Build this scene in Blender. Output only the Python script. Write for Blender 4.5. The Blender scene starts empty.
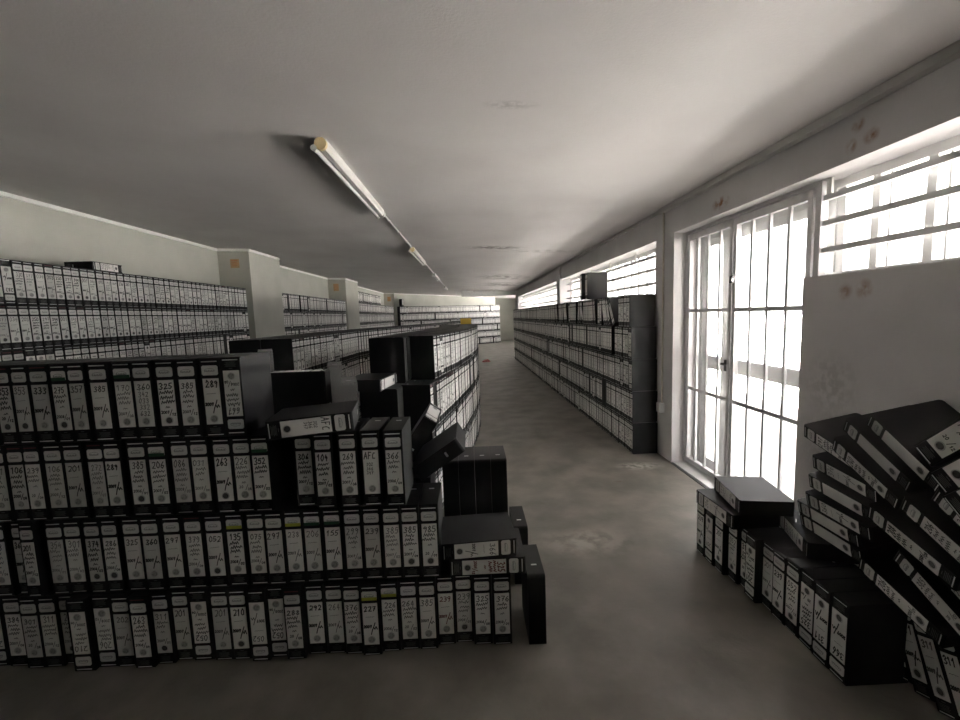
import bpy, math, random
from mathutils import Vector, Matrix
from mathutils.bvhtree import BVHTree
random.seed(7)
scn = bpy.context.scene
col = scn.collection
# ------------------------------------------------------------------ camera
CAMH = 1.42
def cam_axes():
    f = 425.0
    Y = Vector((470 - 480, 316 - 360, f)).normalized()
    hx = Vector((math.cos(.035), -math.sin(.035), 0))
    Z = hx.cross(Y).normalized()
    if Z.y > 0: Z = -Z
    X = Y.cross(Z)
    return X, Y, Z
_X, _Y, _Z = cam_axes()
def c2w(v): return Vector((_X.dot(v), _Y.dot(v), _Z.dot(v)))
cam_d = bpy.data.cameras.new('camera'); cam = bpy.data.objects.new('camera', cam_d); col.objects.link(cam)
cam_d.sensor_width = 36; cam_d.lens = 425 / 960 * 36; cam_d.clip_start = .02; cam_d.clip_end = 300
r_, u_, b_ = c2w(Vector((1, 0, 0))), c2w(Vector((0, -1, 0))), c2w(Vector((0, 0, -1)))
M = Matrix((r_, u_, b_)).transposed().to_4x4(); M.translation = (0, 0, CAMH)
cam.matrix_world = M
scn.camera = cam
# ------------------------------------------------------------------ world, light, exposure
w = bpy.data.worlds.new('overcast_sky'); scn.world = w; w.use_nodes = True
bg = w.node_tree.nodes['Background']; bg.inputs[0].default_value = (1, .985, .985, 1); bg.inputs[1].default_value = 3.2
scn.view_settings.view_transform = 'Standard'; scn.view_settings.look = 'None'
scn.view_settings.gamma = 1; scn.view_settings.use_curve_mapping = False
scn.view_settings.exposure = 0.95
scn.cycles.use_denoising = True
scn.cycles.max_bounces = 10; scn.cycles.diffuse_bounces = 6; scn.cycles.glossy_bounces = 4
scn.cycles.transparent_max_bounces = 12
sd = bpy.data.lights.new('sun', 'SUN'); sd.energy = 330; sd.angle = .03; sd.color = (1, .965, .955)
so = bpy.data.objects.new('sun', sd); col.objects.link(so); so.rotation_euler = (0, math.radians(-28), 0)   # high sun from behind the building
def portal(y0, y1, z0, z1, x=2.18):
    d = bpy.data.lights.new('window_light', 'AREA'); d.shape = 'RECTANGLE'; d.size = y1 - y0; d.size_y = z1 - z0
    d.cycles.is_portal = True
    o = bpy.data.objects.new('window_light', d); col.objects.link(o)
    o.location = (x, (y0 + y1) / 2, (z0 + z1) / 2)
    o.rotation_euler = Matrix(((0, 0, 1), (1, 0, 0), (0, 1, 0))).to_euler()   # local x -> Y, y -> Z, -z -> -X
portal(-.5, 2.3, 1.565, 2.09); portal(17.2, 22.5, 1.2, 2.075, 2.96); portal(2.3, 3.79, 0, 2.09); portal(4.15, 8.45, 1.56, 2.09); portal(8.75, 16.0, 1.56, 2.09)  # the deeper-set portal belongs to the added, unseen far window

# ------------------------------------------------------------------ materials
def mat(name, c, rough=.6, metal=0, spec=.5):
    m = bpy.data.materials.new(name); m.use_nodes = True
    p = m.node_tree.nodes['Principled BSDF']
    p.inputs['Base Color'].default_value = (*c, 1); p.inputs['Roughness'].default_value = rough
    p.inputs['Metallic'].default_value = metal; p.inputs['Specular IOR Level'].default_value = spec
    return m
def noisy(m, c1, c2, scale=5, detail=6, bump=0, bscale=80, lo=.35, hi=.65, stretch=None):
    nt = m.node_tree; N = nt.nodes; L = nt.links; p = N['Principled BSDF']
    tc = N.new('ShaderNodeTexCoord'); mp = N.new('ShaderNodeMapping'); L.new(tc.outputs['Object'], mp.inputs[0])
    if stretch: mp.inputs['Scale'].default_value = stretch
    n = N.new('ShaderNodeTexNoise'); n.inputs['Scale'].default_value = scale; n.inputs['Detail'].default_value = detail
    L.new(mp.outputs[0], n.inputs['Vector'])
    r = N.new('ShaderNodeValToRGB'); r.color_ramp.elements[0].position = lo; r.color_ramp.elements[1].position = hi
    r.color_ramp.elements[0].color = (*c1, 1); r.color_ramp.elements[1].color = (*c2, 1)
    L.new(n.outputs[0], r.inputs[0]); L.new(r.outputs[0], p.inputs['Base Color'])
    if bump:
        n2 = N.new('ShaderNodeTexNoise'); n2.inputs['Scale'].default_value = bscale; n2.inputs['Detail'].default_value = 4
        L.new(tc.outputs['Object'], n2.inputs['Vector'])
        b = N.new('ShaderNodeBump'); b.inputs['Strength'].default_value = bump; b.inputs['Distance'].default_value = .01
        L.new(n2.outputs[0], b.inputs['Height']); L.new(b.outputs[0], p.inputs['Normal'])
    return tc, r
def blotches(m, tc, src, spots, color):
    """real stains: each (centre, radii) is a patch broken up by noise"""
    nt = m.node_tree; N = nt.nodes; L = nt.links; p = N['Principled BSDF']
    cur = src.outputs[0]
    for (c, rad, amt, sc, colr) in spots:
        mp = N.new('ShaderNodeMapping'); mp.vector_type = 'POINT'
        mp.inputs['Scale'].default_value = [1 / q for q in rad]
        mp.inputs['Location'].default_value = [-a / q for a, q in zip(c, rad)]
        L.new(tc.outputs['Object'], mp.inputs[0])
        g = N.new('ShaderNodeVectorMath'); g.operation = 'LENGTH'; L.new(mp.outputs[0], g.inputs[0])
        mr = N.new('ShaderNodeMapRange'); mr.inputs[1].default_value = 1; mr.inputs[2].default_value = .2
        mr.inputs[3].default_value = 0; mr.inputs[4].default_value = 1; L.new(g.outputs['Value'], mr.inputs[0])
        n = N.new('ShaderNodeTexNoise'); n.inputs['Scale'].default_value = sc; n.inputs['Detail'].default_value = 7
        L.new(tc.outputs['Object'], n.inputs['Vector'])
        m2 = N.new('ShaderNodeMapRange'); m2.inputs[1].default_value = .38; m2.inputs[2].default_value = .56; L.new(n.outputs[0], m2.inputs[0])
        mu = N.new('ShaderNodeMath'); mu.operation = 'MULTIPLY'; L.new(mr.outputs[0], mu.inputs[0]); L.new(m2.outputs[0], mu.inputs[1])
        mu2 = N.new('ShaderNodeMath'); mu2.operation = 'MULTIPLY'; L.new(mu.outputs[0], mu2.inputs[0]); mu2.inputs[1].default_value = amt
        mx = N.new('ShaderNodeMixRGB'); L.new(mu2.outputs[0], mx.inputs[0]); L.new(cur, mx.inputs[1]); mx.inputs[2].default_value = (*(colr or color), 1)
        cur = mx.outputs[0]
    L.new(cur, p.inputs['Base Color'])

m_ceiling = mat('ceiling_plaster', (.7, .66, .62), .9)
tc, r = noisy(m_ceiling, (.70, .67, .655), (.77, .745, .73), 1.3, 5, .13, 90)
blotches(m_ceiling, tc, r, [((.4, 6.28, 2.4), (.5, .2, .5), 1, 12, None), ((1.0, 6.6, 2.4), (.8, .2, .5), .4, 9, None),
    ((.9, 11.0, 2.4), (.8, 1.0, .5), 1, 5, None), ((1.1, 13.5, 2.4), (.9, 1.2, .5), .9, 4, None), ((.23, 2.1, 2.4), (.16, .05, .5), .3, 30, None),
    ((-.8, 9, 2.4), (.5, 1.2, .5), .15, 4, None)], (.13, .115, .095))
m_wall_l = mat('pale_green_wall', (.6, .6, .54), .85); noisy(m_wall_l, (.44, .442, .395), (.50, .50, .45), 2, 5, .12, 60)
m_wall_r = mat('grey_wall', (.45, .43, .40), .85); tc, r = noisy(m_wall_r, (.56, .54, .535), (.62, .60, .595), 2.5, 5, .15, 60)
RUST = (.28, .13, .06)
blotches(m_wall_r, tc, r, [((1.82, 3.1, 2.16), (.4, .12, .05), 1, 24, RUST), ((1.82, 2.05, 2.15), (.4, .035, .04), 1, 14, RUST), ((1.82, 1.95, 2.16), (.4, .045, .04), 1, 16, RUST),
    ((1.82, 2.02, 2.235), (.4, .04, .04), 1, 15, RUST), ((1.82, 2.04, 1.475), (.4, .045, .045), .8, 18, RUST), ((1.82, 1.94, 1.48), (.4, .05, .055), .8, 18, RUST),
    ((1.82, 1.98, .62), (.4, .3, .15), .45, 30, (.12, .11, .1)), ((1.82, 2.1, 1.0), (.4, .2, .2), .3, 30, (.15, .14, .13))], RUST)
m_pillar = mat('pillar_paint', (.5, .5, .44), .85); tc, r = noisy(m_pillar, (.44, .442, .395), (.50, .50, .45), 2, 5, .12, 60)
m_cornice = mat('white_cornice', (.68, .68, .64), .7); noisy(m_cornice, (.9, .9, .87), (.94, .94, .91), 3, 4)
m_cornice_r = mat('grey_cornice', (.42, .40, .37), .7); noisy(m_cornice_r, (.60, .58, .56), (.66, .64, .62), 3, 4)
m_floor = mat('polished_concrete', (.3, .27, .24), .5, 0, .5)
tc, r = noisy(m_floor, (.115, .105, .089), (.195, .178, .152), 3.5, 15, .16, 35, .36, .64)
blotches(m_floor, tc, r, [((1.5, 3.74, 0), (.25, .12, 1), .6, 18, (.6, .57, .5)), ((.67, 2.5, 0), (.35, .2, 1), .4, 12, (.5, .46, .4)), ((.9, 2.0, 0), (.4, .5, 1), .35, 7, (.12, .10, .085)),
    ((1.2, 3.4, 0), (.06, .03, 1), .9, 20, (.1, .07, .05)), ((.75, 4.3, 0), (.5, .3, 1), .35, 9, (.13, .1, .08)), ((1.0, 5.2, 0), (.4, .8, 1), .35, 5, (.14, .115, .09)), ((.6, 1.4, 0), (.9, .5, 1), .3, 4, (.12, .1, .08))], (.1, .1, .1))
n3 = m_floor.node_tree.nodes.new('ShaderNodeTexNoise'); n3.inputs['Scale'].default_value = 3; n3.inputs['Detail'].default_value = 6
mr3 = m_floor.node_tree.nodes.new('ShaderNodeMapRange'); mr3.inputs[3].default_value = .38; mr3.inputs[4].default_value = .62
m_floor.node_tree.links.new(tc.outputs['Object'], n3.inputs['Vector']); m_floor.node_tree.links.new(n3.outputs[0], mr3.inputs[0])
m_floor.node_tree.links.new(mr3.outputs[0], m_floor.node_tree.nodes['Principled BSDF'].inputs['Roughness'])
m_ground = mat('outside_paving', (.55, .54, .5), .8); noisy(m_ground, (.5, .49, .46), (.6, .58, .55), 3, 5)
m_gate = mat('grey_gate_paint', (.36, .35, .34), .45); noisy(m_gate, (.58, .57, .57), (.66, .65, .65), 12, 4)
m_alu = mat('aluminium_frame', (.55, .55, .54), .4, .3); noisy(m_alu, (.66, .66, .65), (.74, .74, .73), 6, 3)
m_darkmetal = mat('dark_metal', (.1, .1, .1), .5, .5); noisy(m_darkmetal, (.08, .08, .08), (.13, .12, .12), 20, 3)
m_glass = bpy.data.materials.new('window_glass'); m_glass.use_nodes = True
nt = m_glass.node_tree; nt.nodes.clear()
o_ = nt.nodes.new('ShaderNodeOutputMaterial'); tr = nt.nodes.new('ShaderNodeBsdfTransparent'); gl = nt.nodes.new('ShaderNodeBsdfGlossy'); gl.inputs['Roughness'].default_value = .02
mx = nt.nodes.new('ShaderNodeMixShader'); mx.inputs[0].default_value = .05
nt.links.new(tr.outputs[0], mx.inputs[1]); nt.links.new(gl.outputs[0], mx.inputs[2]); nt.links.new(mx.outputs[0], o_.inputs[0])
tr.inputs[0].default_value = (.98, .985, .985, 1)

m_carton = mat('black_carton', (.011, .0105, .011), .5, 0, .22); noisy(m_carton, (.0085, .008, .0085), (.014, .0135, .014), 7, 6, .08, 300)
m_spine = mat('black_spine_plastic', (.008, .0075, .008), .55, 0, .35); noisy(m_spine, (.005, .005, .005), (.009, .0085, .009), 30, 3)
m_marble = mat('marbled_grey_carton', (.2, .2, .19), .7); noisy(m_marble, (.07, .07, .068), (.34, .33, .32), 260, 3, 0, 80, .3, .7)
m_lab = [mat('white_paper', (.62, .61, .585), .6), mat('cream_paper', (.56, .54, .50), .6), mat('aged_paper', (.46, .445, .42), .65)]
for q, k in zip(m_lab, (.80, .73, .60)): noisy(q, (k * .95, k * .935, k * .90), (k * 1.03, k * 1.01, k * .98), 18, 3)
m_title = mat('printed_title_paper', (.5, .49, .47), .5); noisy(m_title, (.60, .59, .57), (.67, .66, .64), 20, 3)
m_line = mat('white_print', (.5, .5, .49), .6); noisy(m_line, (.72, .72, .71), (.8, .8, .79), 20, 2)
m_fine = mat('grey_fine_print', (.045, .045, .045), .6); noisy(m_fine, (.09, .09, .09), (.15, .15, .148), 20, 2)
m_ring = mat('nickel_ring', (.32, .31, .3), .35, .8); noisy(m_ring, (.5, .49, .48), (.6, .59, .58), 20, 2)
m_hole = mat('dark_hole', (.05, .048, .046), .7); noisy(m_hole, (.05, .05, .05), (.12, .117, .115), 60, 2)
m_holeg = mat('grey_hole', (.2, .195, .185), .7); noisy(m_holeg, (.2, .2, .195), (.45, .44, .43), 60, 2)
m_ink = mat('black_ink', (.02, .02, .02), .6); noisy(m_ink, (.015, .015, .015), (.03, .03, .03), 30, 2)
m_pencil = mat('grey_pencil', (.16, .155, .15), .6); noisy(m_pencil, (.09, .088, .085), (.15, .145, .14), 40, 2)
m_redink = mat('red_ink', (.16, .03, .02), .6); noisy(m_redink, (.13, .025, .02), (.2, .035, .025), 30, 2)
m_green = mat('green_strip', (.02, .075, .035), .6); noisy(m_green, (.017, .065, .03), (.025, .085, .04), 20, 2)
m_yellow = mat('yellow_strip', (.42, .42, .05), .6); noisy(m_yellow, (.38, .38, .04), (.46, .45, .06), 20, 2)
m_redline = mat('dark_red_strip', (.14, .03, .035), .6); noisy(m_redline, (.12, .025, .03), (.17, .035, .04), 20, 2)
m_silver = mat('silver_sticker', (.55, .55, .54), .4, .3); noisy(m_silver, (.5, .5, .5), (.6, .6, .6), 40, 2)
m_white = mat('white_lamp_enamel', (.72, .71, .67), .45); noisy(m_white, (.68, .67, .63), (.76, .75, .71), 5, 3)
m_tube = mat('tube_glass', (.8, .8, .78), .25); noisy(m_tube, (.78, .78, .76), (.82, .82, .8), 5, 2)
m_cap = mat('yellowed_end_cap', (.62, .45, .2), .5); noisy(m_cap, (.64, .50, .27), (.72, .58, .33), 15, 2)
m_pipe = mat('beige_conduit', (.5, .47, .38), .5); noisy(m_pipe, (.46, .43, .35), (.54, .5, .41), 10, 2)
m_ochre = mat('ochre_card', (.62, .38, .04), .6); noisy(m_ochre, (.57, .35, .035), (.66, .42, .05), 12, 2)
m_notice = mat('faded_orange_paper', (.5, .36, .2), .8); noisy(m_notice, (.40, .30, .17), (.48, .31, .15), 25, 5)
m_notice2 = mat('rust_print', (.45, .16, .05), .8); noisy(m_notice2, (.4, .15, .06), (.5, .22, .1), 40, 4)
m_rag = mat('pink_cloth', (.45, .16, .16), .9); noisy(m_rag, (.4, .13, .13), (.5, .2, .2), 30, 3)

# ------------------------------------------------------------------ mesh helper
class MB:
    def __init__(s): s.v = []; s.f = []; s.m = []; s.mats = []
    def mi(s, m):
        if m not in s.mats: s.mats.append(m)
        return s.mats.index(m)
    def add(s, vs, fs, m):
        k = len(s.v); i = s.mi(m); s.v += [tuple(v) for v in vs]
        for f in fs: s.f.append(tuple(k + a for a in f)); s.m.append(i)
        return s
    def box(s, x0, x1, y0, y1, z0, z1, m):
        x0, x1 = min(x0, x1), max(x0, x1); y0, y1 = min(y0, y1), max(y0, y1); z0, z1 = min(z0, z1), max(z0, z1)
        return s.add([(x0, y0, z0), (x1, y0, z0), (x1, y1, z0), (x0, y1, z0), (x0, y0, z1), (x1, y0, z1), (x1, y1, z1), (x0, y1, z1)],
              [(0, 3, 2, 1), (4, 5, 6, 7), (0, 1, 5, 4), (1, 2, 6, 5), (2, 3, 7, 6), (3, 0, 4, 7)], m)
    def prism(s, pts, z0, z1, m):
        n = len(pts); vs = [(x, y, z0) for x, y in pts] + [(x, y, z1) for x, y in pts]
        return s.add(vs, [tuple(range(n))[::-1], tuple(range(n, 2 * n))] + [(i, (i + 1) % n, n + (i + 1) % n, n + i) for i in range(n)], m)
    def cyl(s, a, b, r, m, n=10, r2=None):
        a, b = Vector(a), Vector(b); d = (b - a).normalized(); t = Vector((0, 0, 1)) if abs(d.z) < .9 else Vector((1, 0, 0))
        p = d.cross(t).normalized(); q = d.cross(p); r2 = r if r2 is None else r2
        vs = [a + (p * math.cos(i * 2 * math.pi / n) + q * math.sin(i * 2 * math.pi / n)) * r for i in range(n)] + \
             [b + (p * math.cos(i * 2 * math.pi / n) + q * math.sin(i * 2 * math.pi / n)) * r2 for i in range(n)]
        return s.add(vs, [tuple(range(n)), tuple(range(n, 2 * n))[::-1]] + [(i, n + i, n + (i + 1) % n, (i + 1) % n) for i in range(n)], m)
    def mesh(s, name):
        me = bpy.data.meshes.new(name); me.from_pydata(s.v, [], s.f)
        for m in s.mats: me.materials.append(m)
        me.polygons.foreach_set('material_index', s.m); me.update(); return me
    def build(s, name, parent=None):
        return link(name, s.mesh(name), parent)
def link(name, me, parent=None):
    o = bpy.data.objects.new(name, me); col.objects.link(o)
    if parent: o.parent = parent
    return o
def struct(name, mb, parent=None):
    o = mb.build(name, parent)
    if not parent: o['kind'] = 'structure'
    return o
def tag(o, label, cat, group=None):
    o['label'] = label; o['category'] = cat
    if group: o['group'] = group
    return o

# ------------------------------------------------------------------ room shell
XR, XL, XO = 1.82, -3.70, 2.12
def zc(x): return 2.34 + (1.82 - x) * .036
YB = 24.0
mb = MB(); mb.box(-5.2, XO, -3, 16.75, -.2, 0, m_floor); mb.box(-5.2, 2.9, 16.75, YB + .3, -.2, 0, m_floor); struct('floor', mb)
mb = MB()
vs = [(-5.2, -3, zc(-5.2)), (3.0, -3, zc(3.0)), (3.0, YB + .3, zc(3.0)), (-5.2, YB + .3, zc(-5.2))]
vs += [(x, y, 2.85) for x, y, z in vs]
mb.add(vs, [(0, 1, 2, 3), (7, 6, 5, 4), (0, 4, 5, 1), (1, 5, 6, 2), (2, 6, 7, 3), (3, 7, 4, 0)], m_ceiling); struct('ceiling', mb)
mb = MB(); mb.box(XL - .2, XL, -3, 18.65, 0, 2.62, m_wall_l); struct('wall_left', mb)
mb = MB()   # beam over the openings, parapets below them, piers between them
mb.box(XR, XO, -3, 4.03, 2.085, 2.4, m_wall_r)
mb.box(XR, XO, 4.03, 16.9, 2.075, 2.4, m_wall_r)
mb.box(XR, XO, -3, 2.305, 0, 1.565, m_wall_r)
mb.box(XR, XO, -3, -.5, 1.565, 2.085, m_wall_r)
mb.box(XR, XO, 3.79, 4.15, 0, 2.085, m_wall_r)
mb.box(XR, XO, 4.15, 8.45, 0, 1.56, m_wall_r)
mb.box(XR - .03, XO, 8.45, 8.75, 0, 2.4, m_wall_r)
mb.box(XR, XO, 8.75, 16.0, 0, 1.56, m_wall_r)
mb.box(XR, XO, 16.0, 16.9, 0, 2.075, m_wall_r)
mb.box(XO, 2.9, 16.75, 16.9, 0, 2.4, m_wall_r); mb.box(2.75, 2.9, 16.9, 17.2, 0, 2.4, m_wall_r); mb.box(2.75, 2.9, 17.2, 22.5, 0, 1.2, m_wall_r); mb.box(2.75, 2.9, 17.2, 22.5, 2.075, 2.4, m_wall_r); mb.box(2.75, 2.9, 22.5, YB, 0, 2.4, m_wall_r)  # added recess past the beam, unseen, holding the added far window
struct('wall_right', mb)
# end wall: runs at an angle behind the last binder rows, then a straight piece
e0, e1 = Vector((-3.28, 18.75)), Vector((1.34, 22.35))
ed = (e1 - e0).normalized(); en = Vector((ed.y, -ed.x))          # en faces the camera side
mb = MB(); b0, b1 = e0 - en * .25, e1 - en * .25
mb.prism([(e0.x, e0.y), (e1.x, e1.y), (b1.x, b1.y), (b0.x, b0.y)], 0, 2.62, m_wall_l); struct('wall_end', mb)
mb = MB(); mb.box(1.26, 1.34, 22.5, YB, 0, 2.5, m_wall_l); mb.box(1.1, 2.9, YB, YB + .2, 0, 2.5, m_wall_l); struct('wall_far', mb)
mb = MB(); mb.box(XL - .2, XO, -3.2, -3, 0, 2.7, m_wall_l); struct('wall_back', mb)
for i, (y0, y1) in enumerate(((6.5, 7.52), (11.4, 12.62), (18.65, 19.3))):
    mb = MB(); mb.box(XL, -3.24, y0, y1, 0, 2.62, m_pillar); struct('pillar_%d' % (i + 1), mb)
mb = MB(); mb.box(-.3, XR, 16.65, 16.9, 2.17, 2.5, m_cornice); struct('beam_end', mb)
mb = MB(); 
def corn(mb, x0, y0, x1, y1, nx, ny, h=.04, t=.012, m=m_cornice):
    """thin cove strip along a wall top, from (x0,y0) to (x1,y1), sticking out along n"""
    za, zb = zc(x0), zc(x1)
    A = [(x0, y0, za - h), (x0 + nx * t, y0 + ny * t, za - h + .006), (x0, y0, za + .02), (x1, y1, zb - h), (x1 + nx * t, y1 + ny * t, zb - h + .006), (x1, y1, zb + .02)]
    A += [(x0 + nx * t, y0 + ny * t, za + .02), (x1 + nx * t, y1 + ny * t, zb + .02)]
    mb.add(A, [(0, 1, 4, 3), (1, 6, 7, 4), (6, 2, 5, 7), (0, 3, 5, 2), (0, 2, 6, 1), (3, 4, 7, 5)], m)
for ya, yb in ((-3, 6.5), (7.52, 11.4), (12.62, 18.65)): corn(mb, XL, ya, XL, yb, 1, 0)
for ya, yb in ((6.5, 7.52), (11.4, 12.62), (18.65, 19.3)):
    corn(mb, XL, ya, -3.24, ya, 0, -1); corn(mb, -3.24, ya, -3.24, yb, 1, 0)
corn(mb, e0.x, e0.y, e1.x, e1.y, en.x, en.y)
struct('trim_1', mb)
mb = MB(); corn(mb, XR, -3, XR, 4.03, -1, 0, .045, .035, m_cornice_r); corn(mb, XR, 4.03, XR, 16.6, -1, 0, .03, .02, m_cornice_r); struct('trim_2', mb)
mb = MB(); mb.box(XR - .012, XR + .012, 2.31, 3.78, 0, .006, m_darkmetal); mb.box(XR + .012, XO, 2.31, 3.78, 0, .012, m_alu); struct('trim_3', mb)
mb = MB(); mb.box(XO, 60, -40, 16.74, -.25, -.03, m_ground); mb.box(2.91, 60, 16.74, 60, -.25, -.03, m_ground); struct('ground', mb)

# windows (structure): frame with mullions, glass
def window(n, y0, y1, z0, z1, pitch, first=None, x=2.05):
    mb = MB(); t = .045
    mb.box(x - .03, x + .03, y0, y1, z1 - t, z1, m_alu); mb.box(x - .03, x + .03, y0, y1, z0, z0 + t * .6, m_alu)
    y = y1 - .05
    mb.box(x - .029, x + .029, y1 - .05, y1, z0 + t * .6, z1 - t, m_alu); mb.box(x - .029, x + .029, y0, y0 + .05, z0 + t * .6, z1 - t, m_alu)
    k = 0; y = first or y1 - pitch
    while y > y0 + .1:
        mb.box(x - .028, x + .028, y - .02, y + .02, z0 + t * .6, z1 - t, m_alu)
        mb.box(x - .012, x + .012, y - .062, y - .052, z0 + t * .6, z1 - t, m_alu)      # edge of the sliding sash
        y -= pitch
    mb.box(x - .012, x + .012, y0, y1, z1 - t - .03, z1 - t - .022, m_alu)
    f = struct('window_%d' % n, mb)
    g = MB(); g.box(x + .014, x + .018, y0 + .02, y1 - .02, z0 + .02, z1 - .02, m_glass); g.build('glass', f)
window(4, 17.2, 22.5, 1.2, 2.075, .3, None, 2.86)  # added window, out of view in the recess, to light the far end
window(1, -.5, 2.4, 1.565, 2.085, .255, 2.12)
window(2, 4.15, 8.45, 1.56, 2.075, .24)
window(3, 8.75, 16.0, 1.56, 2.075, .24)
# outer glazed door
x = 2.06; mb = MB()
mb.box(x - .03, x + .03, 3.70, 3.79, .012, 2.085, m_alu); mb.box(x - .03, x + .03, 2.30, 2.35, .012, 2.085, m_alu)
mb.box(x - .03, x + .03, 2.35, 3.70, 1.985, 2.085, m_alu)
d = struct('door_1', mb)
for (ya, yb) in ((2.35, 3.36), (3.36, 3.70)):
    L_ = MB()
    L_.box(x - .025, x + .025, ya, ya + .05, .012, 1.985, m_alu); L_.box(x - .025, x + .025, yb - .05, yb, .012, 1.985, m_alu)
    L_.box(x - .025, x + .025, ya + .05, yb - .05, .012, .11, m_alu); L_.box(x - .025, x + .025, ya + .05, yb - .05, .90, 1.01, m_alu)
    L_.box(x - .025, x + .025, ya + .05, yb - .05, 1.93, 1.985, m_alu)
    lf = L_.build('door_leaf', d)
    g = MB(); g.box(x - .003, x + .003, ya + .05, yb - .05, .11, .90, m_glass); g.box(x - .003, x + .003, ya + .05, yb - .05, 1.01, 1.93, m_glass); g.build('glass', lf)
h = MB(); h.cyl((x - .03, 3.33, .97), (x - .075, 3.33, .97), .009, m_darkmetal); h.cyl((x - .07, 3.33, .97), (x - .07, 3.21, .965), .008, m_darkmetal); h.box(x - .035, x - .025, 3.31, 3.35, .91, 1.0, m_darkmetal); h.build('door_handle', d)

# security gate leaves
def gate(y0, y1, bars, label, hinge_y, lock=False):
    root = bpy.data.objects.new('security_gate', None); col.objects.link(root); root.location = (1.95, (y0 + y1) / 2, .014)
    tag(root, label, 'gate')
    cy = (y0 + y1) / 2
    f = MB(); t = .036; z0, z1 = .03, 2.04
    for ya, yb in ((y0, y0 + t), (y1 - t, y1)): f.box(-.018, .018, ya - cy, yb - cy, z0 - .014, z1, m_gate)
    f.box(-.018, .018, y0 + t - cy, y1 - t - cy, z0 - .014, z0 + .03, m_gate); f.box(-.018, .018, y0 + t - cy, y1 - t - cy, z1 - .05, z1, m_gate)
    f.build('gate_frame', root)
    for b in bars:
        q = MB(); q.box(-.009, .009, b - cy - .011, b - cy + .011, z0 + .03, z1 - .05, m_gate); q.build('bar', root)
    for z in (.70, 1.385):
        q = MB(); q.box(-.013, -.0091, y0 + t - cy, y1 - t - cy, z - .014, z + .014, m_gate); q.build('cross_bar', root)
    for z in (.25, 1.05, 1.85):
        q = MB(); q.cyl((-.02, hinge_y - cy, z - .05), (-.02, hinge_y - cy, z + .05), .011, m_gate); q.build('hinge', root)
    if lock:
        q = MB(); q.box(-.035, -.018, y1 - .03 - cy, y1 + .01 - cy, 1.58, 1.63, m_darkmetal); q.cyl((-.035, y1 - .03 - cy, 1.60), (-.05, y1 - .03 - cy, 1.60), .012, m_ring); q.build('lock', root)
gate(3.125, 3.765, (3.62, 3.47, 3.30), 'narrower grey barred gate leaf, hinged beside the far pier of the doorway', 3.77)
gate(2.40, 3.115, (2.93, 2.76, 2.59), 'wider grey barred gate leaf, next to the low wall under the window', 2.395, True)
mb = MB(); mb.box(1.93, 1.97, 2.34, 2.38, 1.5655, 2.08, m_gate); mb.box(1.93, 1.97, 3.772, 3.79, .012, 2.085, m_gate); mb.box(1.93, 1.97, 2.38, 3.772, 2.065, 2.085, m_gate); mb.box(1.93, 1.97, 2.301, 2.385, .012, 1.56, m_gate)
struct('trim_4', mb)

# window grilles
def grille(y0, y1, zs, ztop, label, posts):
    root = bpy.data.objects.new('window_grille', None); col.objects.link(root); root.location = (1.95, (y0 + y1) / 2, 1.57)
    tag(root, label, 'grille'); cy = (y0 + y1) / 2
    for z in zs:
        q = MB(); q.box(-.011, .011, y0 - cy, y1 - cy, z - 1.57 - .014, z - 1.57 + .014, m_gate); q.build('bar', root)
    for p in posts:
        q = MB(); q.box(-.006, .006, p - cy - .015, p - cy + .015, zs[-1] - 1.57 - .011, ztop - 1.57, m_white); q.build('bracket', root)
grille(-.5, 2.338, (1.71, 1.853, 1.987), 2.085, 'grey horizontal window bars above the low wall beside the door', (2.31, 1.0, -.3))
grille(4.15, 8.45, (1.693, 1.836, 1.968), 2.075, 'grey horizontal window bars over the near end of the window-side binder stack', (5.0, 5.9, 6.8, 7.7, 4.3))
grille(8.75, 16.0, (1.693, 1.836, 1.968), 2.075, 'grey horizontal window bars at the far end of the window-side wall', (9.2, 10.6, 12, 13.4, 14.8))

# conduit with box on the right wall
p = bpy.data.objects.new('electrical_conduit', None); col.objects.link(p); p.location = (1.80, 3.97, .5)
tag(p, 'thin beige conduit running down the pier beside the doorway to a small box', 'conduit')
q = MB(); q.cyl((.008, 0, .03), (.008, 0, 1.80), .008, m_pipe); q.build('pipe', p)
q = MB(); q.box(-.03, .018, -.035, .035, -.06, .03, m_alu); q.box(-.034, -.03, -.028, .028, -.052, .022, m_white); q.build('junction_box', p)

# ------------------------------------------------------------------ fluorescent lamps and cable
ordn = ['nearest', 'second nearest', 'third nearest', 'farthest']
for i, (y0, ln) in enumerate(((2.49, 1.66), (6.27, 1.66), (9.97, 1.5), (14.2, 1.5))):
    x = -.80; z = zc(x); root = bpy.data.objects.new('fluorescent_lamp', None); col.objects.link(root); root.location = (x, y0, z)
    tag(root, ['long white tube lamp, the %s in the line on the ceiling, yellowed end cap' % ordn[0], 'white tube lamp second nearest in the ceiling line, after a bare cable stretch',
               'white tube lamp third nearest in the ceiling line', 'white tube lamp farthest along the ceiling line'][i], 'lamp', 'tube lamps on the ceiling')
    q = MB(); q.prism([(-.022, -.0), (.03, 0), (.03, -.035), (.018, -.052), (-.010, -.052), (-.022, -.035)], 0.02, ln - .02, m_white)
    me = q.mesh('housing')
    for v in me.vertices: v.co = (v.co.x, v.co.z, v.co.y)
    me.flip_normals(); link('housing', me, root)
    q = MB(); q.cyl((-.034, .03, -.055), (-.034, ln - .03, -.055), .014, m_tube, 12); q.build('tube', root)
    for yy in (.0, ln - .025):
        q = MB(); q.cyl((.004, yy, -.032), (.004, yy + .025, -.032), .034, m_cap if yy == 0 and i < 2 else m_white, 16); q.cyl((-.034, yy, -.055), (-.034, yy + .03, -.055), .018, m_white, 12); q.build('end_cap', root)
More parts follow.
